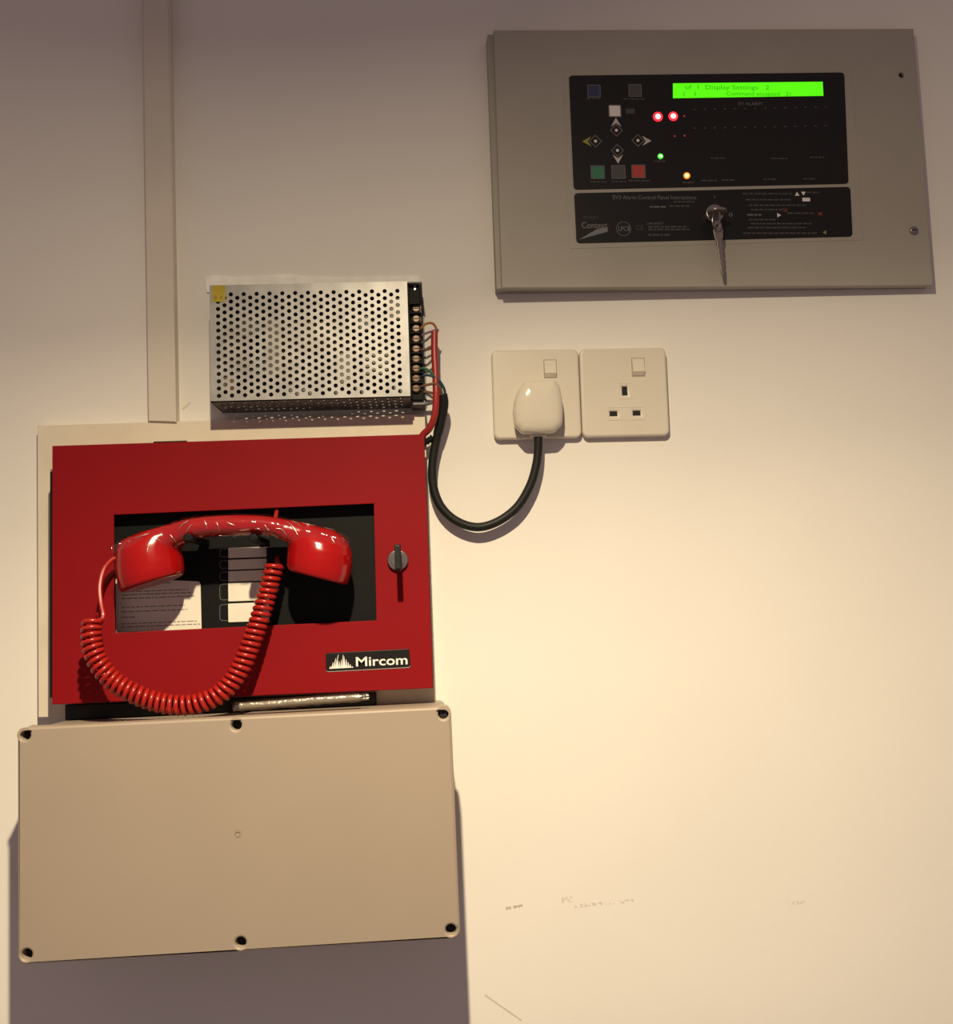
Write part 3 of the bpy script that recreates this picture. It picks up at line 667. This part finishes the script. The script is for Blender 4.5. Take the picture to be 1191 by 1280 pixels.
# ------------------------------------------------------------------ grey control panel
FD = 18.0                                                   # its right edge sits closer to the wall than its left
fr = Frame(*at(888, 198, FD), 0.54, 1.2)
cp = thing('control_panel', fr, 'grey wall control panel with lit green display and keypad', 'control panel')
cn = [fr.l(627, 360, FD), fr.l(1166.5, 357, FD), fr.l(1142, 35.5, FD), fr.l(617, 37.5, FD)]
UL, UR = (cn[0][0] + cn[3][0]) / 2, (cn[1][0] + cn[2][0]) / 2
VB, VT = (cn[0][1] + cn[1][1]) / 2, (cn[2][1] + cn[3][1]) / 2
ff = cn
tt = math.tan(math.radians(1.2))
cas = [(cn[0][0] - 4.5, cn[0][1] + 1.5), (cn[1][0] - 1.2, cn[1][1] + 1.5), (cn[2][0] - 1.2, cn[2][1] - 1.2), (cn[3][0] - 6, cn[3][1] - 1.2)]
obj('case', loft([[(x, y, x * tt + 0.05) for x, y in cas], [(x, y, FD - 6) for x, y in cas]]), MT['panel'], cp)
hole = fr.l(1127, 93.5, FD)
obj('front_door', prism(ff, FD - 7, FD, [circ(hole[0], hole[1], 2.9, 16)], 1.0), MT['panel'], cp)
obj('fixing_hole', cyl(hole[0], hole[1], 3.2, FD - 6, FD - 4, 14), MT['dark_hole'], cp)
sc = fr.l(1141.5, 288.5, FD)
s = obj('door_screw', join(prism(circ(sc[0], sc[1], 4.2, 20), FD - 0.5, FD + 2.5, (), 1.2)), MT['chrome'], cp)
obj('screw_slot', box(sc[0] - 3, sc[1] - 0.5, sc[0] + 3, sc[1] + 0.5, FD + 2.3, FD + 2.65), MT['dark_hole'], s)
# shallow raised surround on the door round the overlays
a = [fr.l(704, 85, FD), fr.l(1064, 82, FD), fr.l(1079, 300, FD), fr.l(712, 311, FD)]
obj('fascia', prism(rpoly([a[3], a[2], a[1], a[0]], 2, 3), FD - 0.2, FD + 0.35, (), 0.15), MT['panel'], cp)
D1 = FD + 1.2
ov = lambda q: prism(rpoly([fr.l(*p, FD + 1) for p in q], 4, 5), FD + 0.2, D1, (), 0.2)
up = obj('keypad_overlay', ov([(717, 237), (1060.5, 229.5), (1055, 90.5), (711, 94.5)]), MT['black_gloss'], cp)
lw = obj('instruction_overlay', ov([(720.5, 304), (1065.5, 295.5), (1062.5, 233.5), (717.5, 241.5)]), MT['black_gloss'], cp)
dk = fr.l(895, 178, D1)
def R_(px, py): return fr.l(px, py, D1)
# display
q = [R_(841, 122.8), R_(1029, 119.8), R_(1028, 102.3), R_(841, 104.3)]
lcd = obj('display', prism(q, D1 - 0.2, D1 + 0.25), MT['lcd'], up)
def line(s, x0, x1, yb, hpx, d, m, parent, name='lettering', bold=0.0):
    a_, b2 = R_(x0, yb), R_(x1, yb - hpx)
    obj(name, text(s, a_[0], a_[1], b2[0] - a_[0], b2[1] - a_[1], d, 0.1, bold), MT[m], parent, smooth=0)
line('of  1  Display Settings   2', 856, 961, 113.2, 6.2, D1 + 0.25, 'lcd_ink', lcd)
line('(   1', 854, 869, 121.2, 6.0, D1 + 0.25, 'lcd_ink', lcd); line('Command accepted   21', 908, 988, 121.2, 6.0, D1 + 0.25, 'lcd_ink', lcd)
# square keys
def key(px, py, s, m, name='key_button'):
    u, v = R_(px, py); h = s / 2 * 0.755
    k_ = obj(name, prism(rrect(u - h, v - h, u + h, v + h, 1.0, 3), D1 - 0.1, D1 + 0.7, [rrect(u - h + 1.1, v - h + 1.1, u + h - 1.1, v + h - 1.1, .6, 3)], 0.15), MT['btn_rim'], up)
    obj('key_cap', prism(rrect(u - h + 1.0, v - h + 1.0, u + h - 1.0, v + h - 1.0, .6, 3), D1 - 0.1, D1 + 0.55), MT[m], k_)
key(742.3, 114.3, 18, 'btn_blue'); key(793.5, 113.5, 18, 'btn_grey'); key(768.3, 139, 17.5, 'btn_white')
key(746.8, 215.5, 19, 'btn_green'); key(772.8, 215.3, 19, 'btn_grey'); key(797.8, 214.6, 19, 'btn_red')
u, v = R_(787.5, 139)
obj('key_legend', prism(rrect(u - 4.6, v - 2.6, u + 4.6, v + 2.6, .6, 2), D1, D1 + 0.1), MT['dim_print'], up)
# arrow keys: a diamond with a dot and a pointer
for (dx, dy), (tx, ty), m, dirv in [((770.2, 163), (769.8, 153.5), 'arrow_w', (0, 1)), ((744.2, 176.6), (733.8, 177), 'arrow_y', (-1, 0)),
                                    ((797.2, 175.8), (807.6, 176.2), 'arrow_w', (1, 0)), ((771.6, 188.2), (772.2, 198.5), 'arrow_w', (0, -1))]:
    u, v = R_(dx, dy); r = 6.8; r2 = 5.3
    dia = prism([(u + r, v), (u, v + r), (u - r, v), (u, v - r)], D1, D1 + 0.3, [[(u + r2, v), (u, v + r2), (u - r2, v), (u, v - r2)]])
    ak = obj('arrow_key', dia, MT['btn_rim'], up)
    obj('key_dot', prism(circ(u, v, 1.6, 12), D1, D1 + 0.5, (), 0.15), MT['btn_white'], ak)
    a_, b2 = R_(tx, ty); ex, ey = dirv; nx, ny = -ey, ex; t = 5.2
    tri = [(a_ + ex * t, b2 + ey * t), (a_ - ex * t * .8 + nx * t, b2 - ey * t * .8 + ny * t), (a_ - ex * t * .1, b2 - ey * t * .1), (a_ - ex * t * .8 - nx * t, b2 - ey * t * .8 - ny * t)]
    obj('arrow_pointer', prism(tri, D1, D1 + 0.4), MT[m], ak)
# indicator lamps
def led(px, py, r, m, mc, name='indicator_lamp'):
    u, v = R_(px, py)
    l_ = obj(name, prism(circ(u, v, r, 18), D1 - 0.1, D1 + 0.9, (), 0.4), MT[m], up)
    obj('lamp_core', prism(circ(u, v, r * 0.55, 14), D1 + 0.5, D1 + 1.2, (), 0.25), MT[mc], l_)
led(822, 146.2, 5.0, 'led_r', 'led_rc'); led(841.2, 145.6, 4.8, 'led_r', 'led_rc')
led(825.3, 195.6, 2.9, 'led_g', 'led_gc'); led(858.2, 219.8, 3.4, 'led_a', 'led_ac')
for px, py in ((855, 145.3), (843.2, 170.3), (855.5, 169.8)):
    u, v = R_(px, py); obj('indicator_lamp', prism(circ(u, v, 0.9, 8), D1, D1 + 0.4), MT['led_dim'], up)
for i in range(14):
    for y in (137, 160.5):
        u, v = R_(868 + i * 12.6, y - i * 0.25)
        obj('zone_lamp', prism(rect(u - 1.2, v - 0.7, u + 1.2, v + 0.7), D1, D1 + 0.25), MT['dim_print'], up)
u0_, v0_ = R_(872, 192); u1_, v1_ = R_(1056, 176)
line('EV ALARM', 923, 952, 131.8, 4.2, D1, 'grey_print', up)
for x0, x1, y in [(888, 906, 198.5), (963, 984, 199), (1012, 1030, 197.5), (876, 896, 226.5), (902, 918, 226), (954, 970, 225), (1004, 1020, 224.5), (733, 750, 124), (779, 806, 124.6), (737, 758, 228), (765, 782, 227.6), (785, 812, 226.6), (817, 832, 202.5), (853, 868, 229)]:
    a_, b2 = R_(x0, y), R_(x1, y)
    obj('printed_line', dashes(a_[0], b2[0], a_[1], 1.4, D1 + 0.1, random.Random(int(x0))), MT['dim_print'], up, smooth=0)
# lower overlay: title, logos, instructions
line('EV3 Alarm Control Panel Instructions', 766, 870, 249.2, 5.0, D1, 'grey_print', lw)
line('Context', 727, 759, 285.5, 8.0, D1, 'grey_print', lw, bold=0.012)
line('PRODUCT', 729, 748, 273.3, 3.0, D1, 'dim_print', lw)
sw = [R_(723.5, 299.5), R_(759.5, 289.5), R_(759.5, 283.5), R_(746, 286.5)]
obj('logo_swoosh', prism(sw, D1 - 0.1, D1 + 0.05), mat('grey_logo', (0.17, 0.165, 0.18), 0.6), lw)
u, v = R_(779.3, 286)
obj('logo_ring', prism(circ(u, v, 7.6, 24), D1 - 0.1, D1 + 0.08, [circ(u, v, 6.5, 24)]), MT['dim_print'], lw)
line('LPCB', 773, 787.5, 288.8, 6, D1, 'grey_print', lw, bold=0.01)
line('CE', 795, 804, 287.5, 6, D1, 'dim_print', lw)
line('LIFE SAFETY', 809, 829, 281, 3, D1, 'grey_print', lw)
rl = [(812, 832, 259.5, 'grey_print'), (836, 862, 258.5, 'dim_print'), (842, 868, 253, 'dim_print'), (810, 858, 284.5, 'dim_print'), (810, 862, 287.8, 'dim_print'), (810, 838, 294.5, 'dim_print'),
      (928, 990, 243, 'dim_print'), (1008, 1024, 241.5, 'dim_print'), (932, 988, 250.5, 'dim_print'), (936, 1008, 257.5, 'dim_print'), (938, 984, 263, 'dim_print'), (934, 952, 269.5, 'grey_print'), (984, 1018, 267.5, 'dim_print'),
      (936, 970, 275.5, 'dim_print'), (938, 1014, 280.5, 'dim_print'), (934, 1008, 285.5, 'dim_print'), (929, 1022, 292.5, 'dim_print')]
for x0, x1, y, m in rl:
    a_, b2 = R_(x0, y), R_(x1, y)
    obj('printed_line', dashes(a_[0], b2[0], a_[1], 1.5, D1 + 0.1, random.Random(int(x0 + y))), MT[m], lw, smooth=0)
def tri(px, py, t, a0, m):
    u, v = R_(px, py)
    obj('arrow_mark', prism([(u + t * math.cos(math.radians(a0 + k_)), v + t * math.sin(math.radians(a0 + k_))) for k_ in (0, 120, 240)], D1 - 0.1, D1 + 0.1), MT[m], lw)
tri(996.2, 243, 2.7, 90, 'btn_white'); tri(1004, 241.3, 2.7, 270, 'btn_white'); tri(973, 269, 2.6, 0, 'btn_white'); tri(1031, 290.5, 2.3, 180, 'arrow_y')
u, v = R_(1007.5, 249.5)
obj('key_mark', prism(rrect(u - 4, v - 1.9, u + 4, v + 1.9, .6, 2), D1 - 0.1, D1 + 0.1), MT['btn_white'], lw)
for px, py in ((981.5, 262.5), (1025, 267.3)):
    u, v = R_(px, py); obj('red_mark', prism(rect(u - 2, v - 1.5, u + 2, v + 1.5), D1 - 0.1, D1 + 0.1), mat('dull_red_ink', (0.16, 0.02, 0.02), 0.6), lw)
u, v = R_(893, 268)
obj('lock_surround', prism(circ(u, v, 22, 36), D1 - 0.1, D1 + 0.05), MT['black_gloss'], lw)
u2, v2 = R_(913, 268.5)
obj('position_mark', prism(circ(u2, v2, 2.0, 14), D1, D1 + 0.35, [circ(u2, v2, 1.2, 12)]), MT['grey_print'], lw)
u2, v2 = R_(893, 246.5)
obj('position_mark', prism(rect(u2 - 0.35, v2 - 1.6, u2 + 0.35, v2 + 1.6), D1, D1 + 0.35), MT['grey_print'], lw)
u, v = R_(891.5, 269)
obj('key_switch', join(prism(circ(u, v, 9.2, 28), D1, D1 + 6, (), 1.2), prism(circ(u, v, 6.4, 24), D1 + 5.5, D1 + 7.5, (), 0.6)), MT['chrome'], cp)
# the key turned level in the lock, a ring through its bow and a second key hanging
fk = pframe(895, 270, 21, 0.5)
ky = thing('key_pair', fk, 'two small nickel keys on a ring hanging from the panel lock', 'keys')
def K(px, py, d): return fk.l(px, py, d)
a = K(889.5, 259.5, 42); b_ = K(908, 255.5, 42)
vm_ = (a[1] + b_[1]) / 2; um = K(892.5, 268, 30)
bowm = (K(899, 257.5, 50)[0], K(899, 257.5, 50)[1])
obj('inserted_key', join(
    box(um[0] - 3.5, um[1] - 1.0, um[0] + 3.5, um[1] + 1.0, 25.8, 33, 0.3),
    prism(rpoly([(a[0] - 1, 30), (b_[0], 30), (b_[0] + 1.5, 40), (b_[0] - 3, 45), (a[0] + 2, 45), (a[0] - 2.5, 40)], 2.5, 3), um[1] - 1.1, um[1] + 1.1, [circ((a[0] + b_[0]) / 2, 40, 2.2, 12)], 0.3, fn=lambda x, y, z: (x, z, y))), MT['keymetal'], ky)
rc_ = ((a[0] + b_[0]) / 2 - 2, um[1] - 7.5)
ring = []
for i in range(33):
    t = 2 * math.pi * i / 32
    ring.append(Vector((rc_[0] + 2.0 * math.sin(t), rc_[1] + 9.5 * math.cos(t), 37 + 6.0 * math.sin(t))))
obj('key_ring', tube_pts(ring, 0.8, 8), MT['chrome'], ky)
hb = K(896.5, 281, 31); ht = K(903.5, 345.5, 31)
ax = Vector((ht[0] - hb[0], ht[1] - hb[1])); Lh = ax.length; ax.normalize(); nn = Vector((-ax.y, ax.x))
prof2 = [(-4, 2.2), (0, 4.2), (7, 4.8), (13, 4.3), (17, 2.6), (18, 2.9), (24, 2.9), (26, 2.1), (28.5, 2.9), (31, 2.0), (33.5, 2.6), (37, 1.8), (40, 2.2), (Lh - 1.5, 1.3), (Lh, 0.4)]
Lft = [(hb[0] + ax.x * s + nn.x * w, hb[1] + ax.y * s + nn.y * w) for s, w in prof2]
Rgt = [(hb[0] + ax.x * s - nn.x * min(w, 2.7 if s > 15 else w), hb[1] + ax.y * s - nn.y * min(w, 2.7 if s > 15 else w)) for s, w in prof2]
obj('hanging_key', prism(Lft + Rgt[::-1], 30, 32, [circ(hb[0] + ax.x * 1.5, hb[1] + ax.y * 1.5, 1.8, 10)], 0.35), MT['keymetal'], ky)
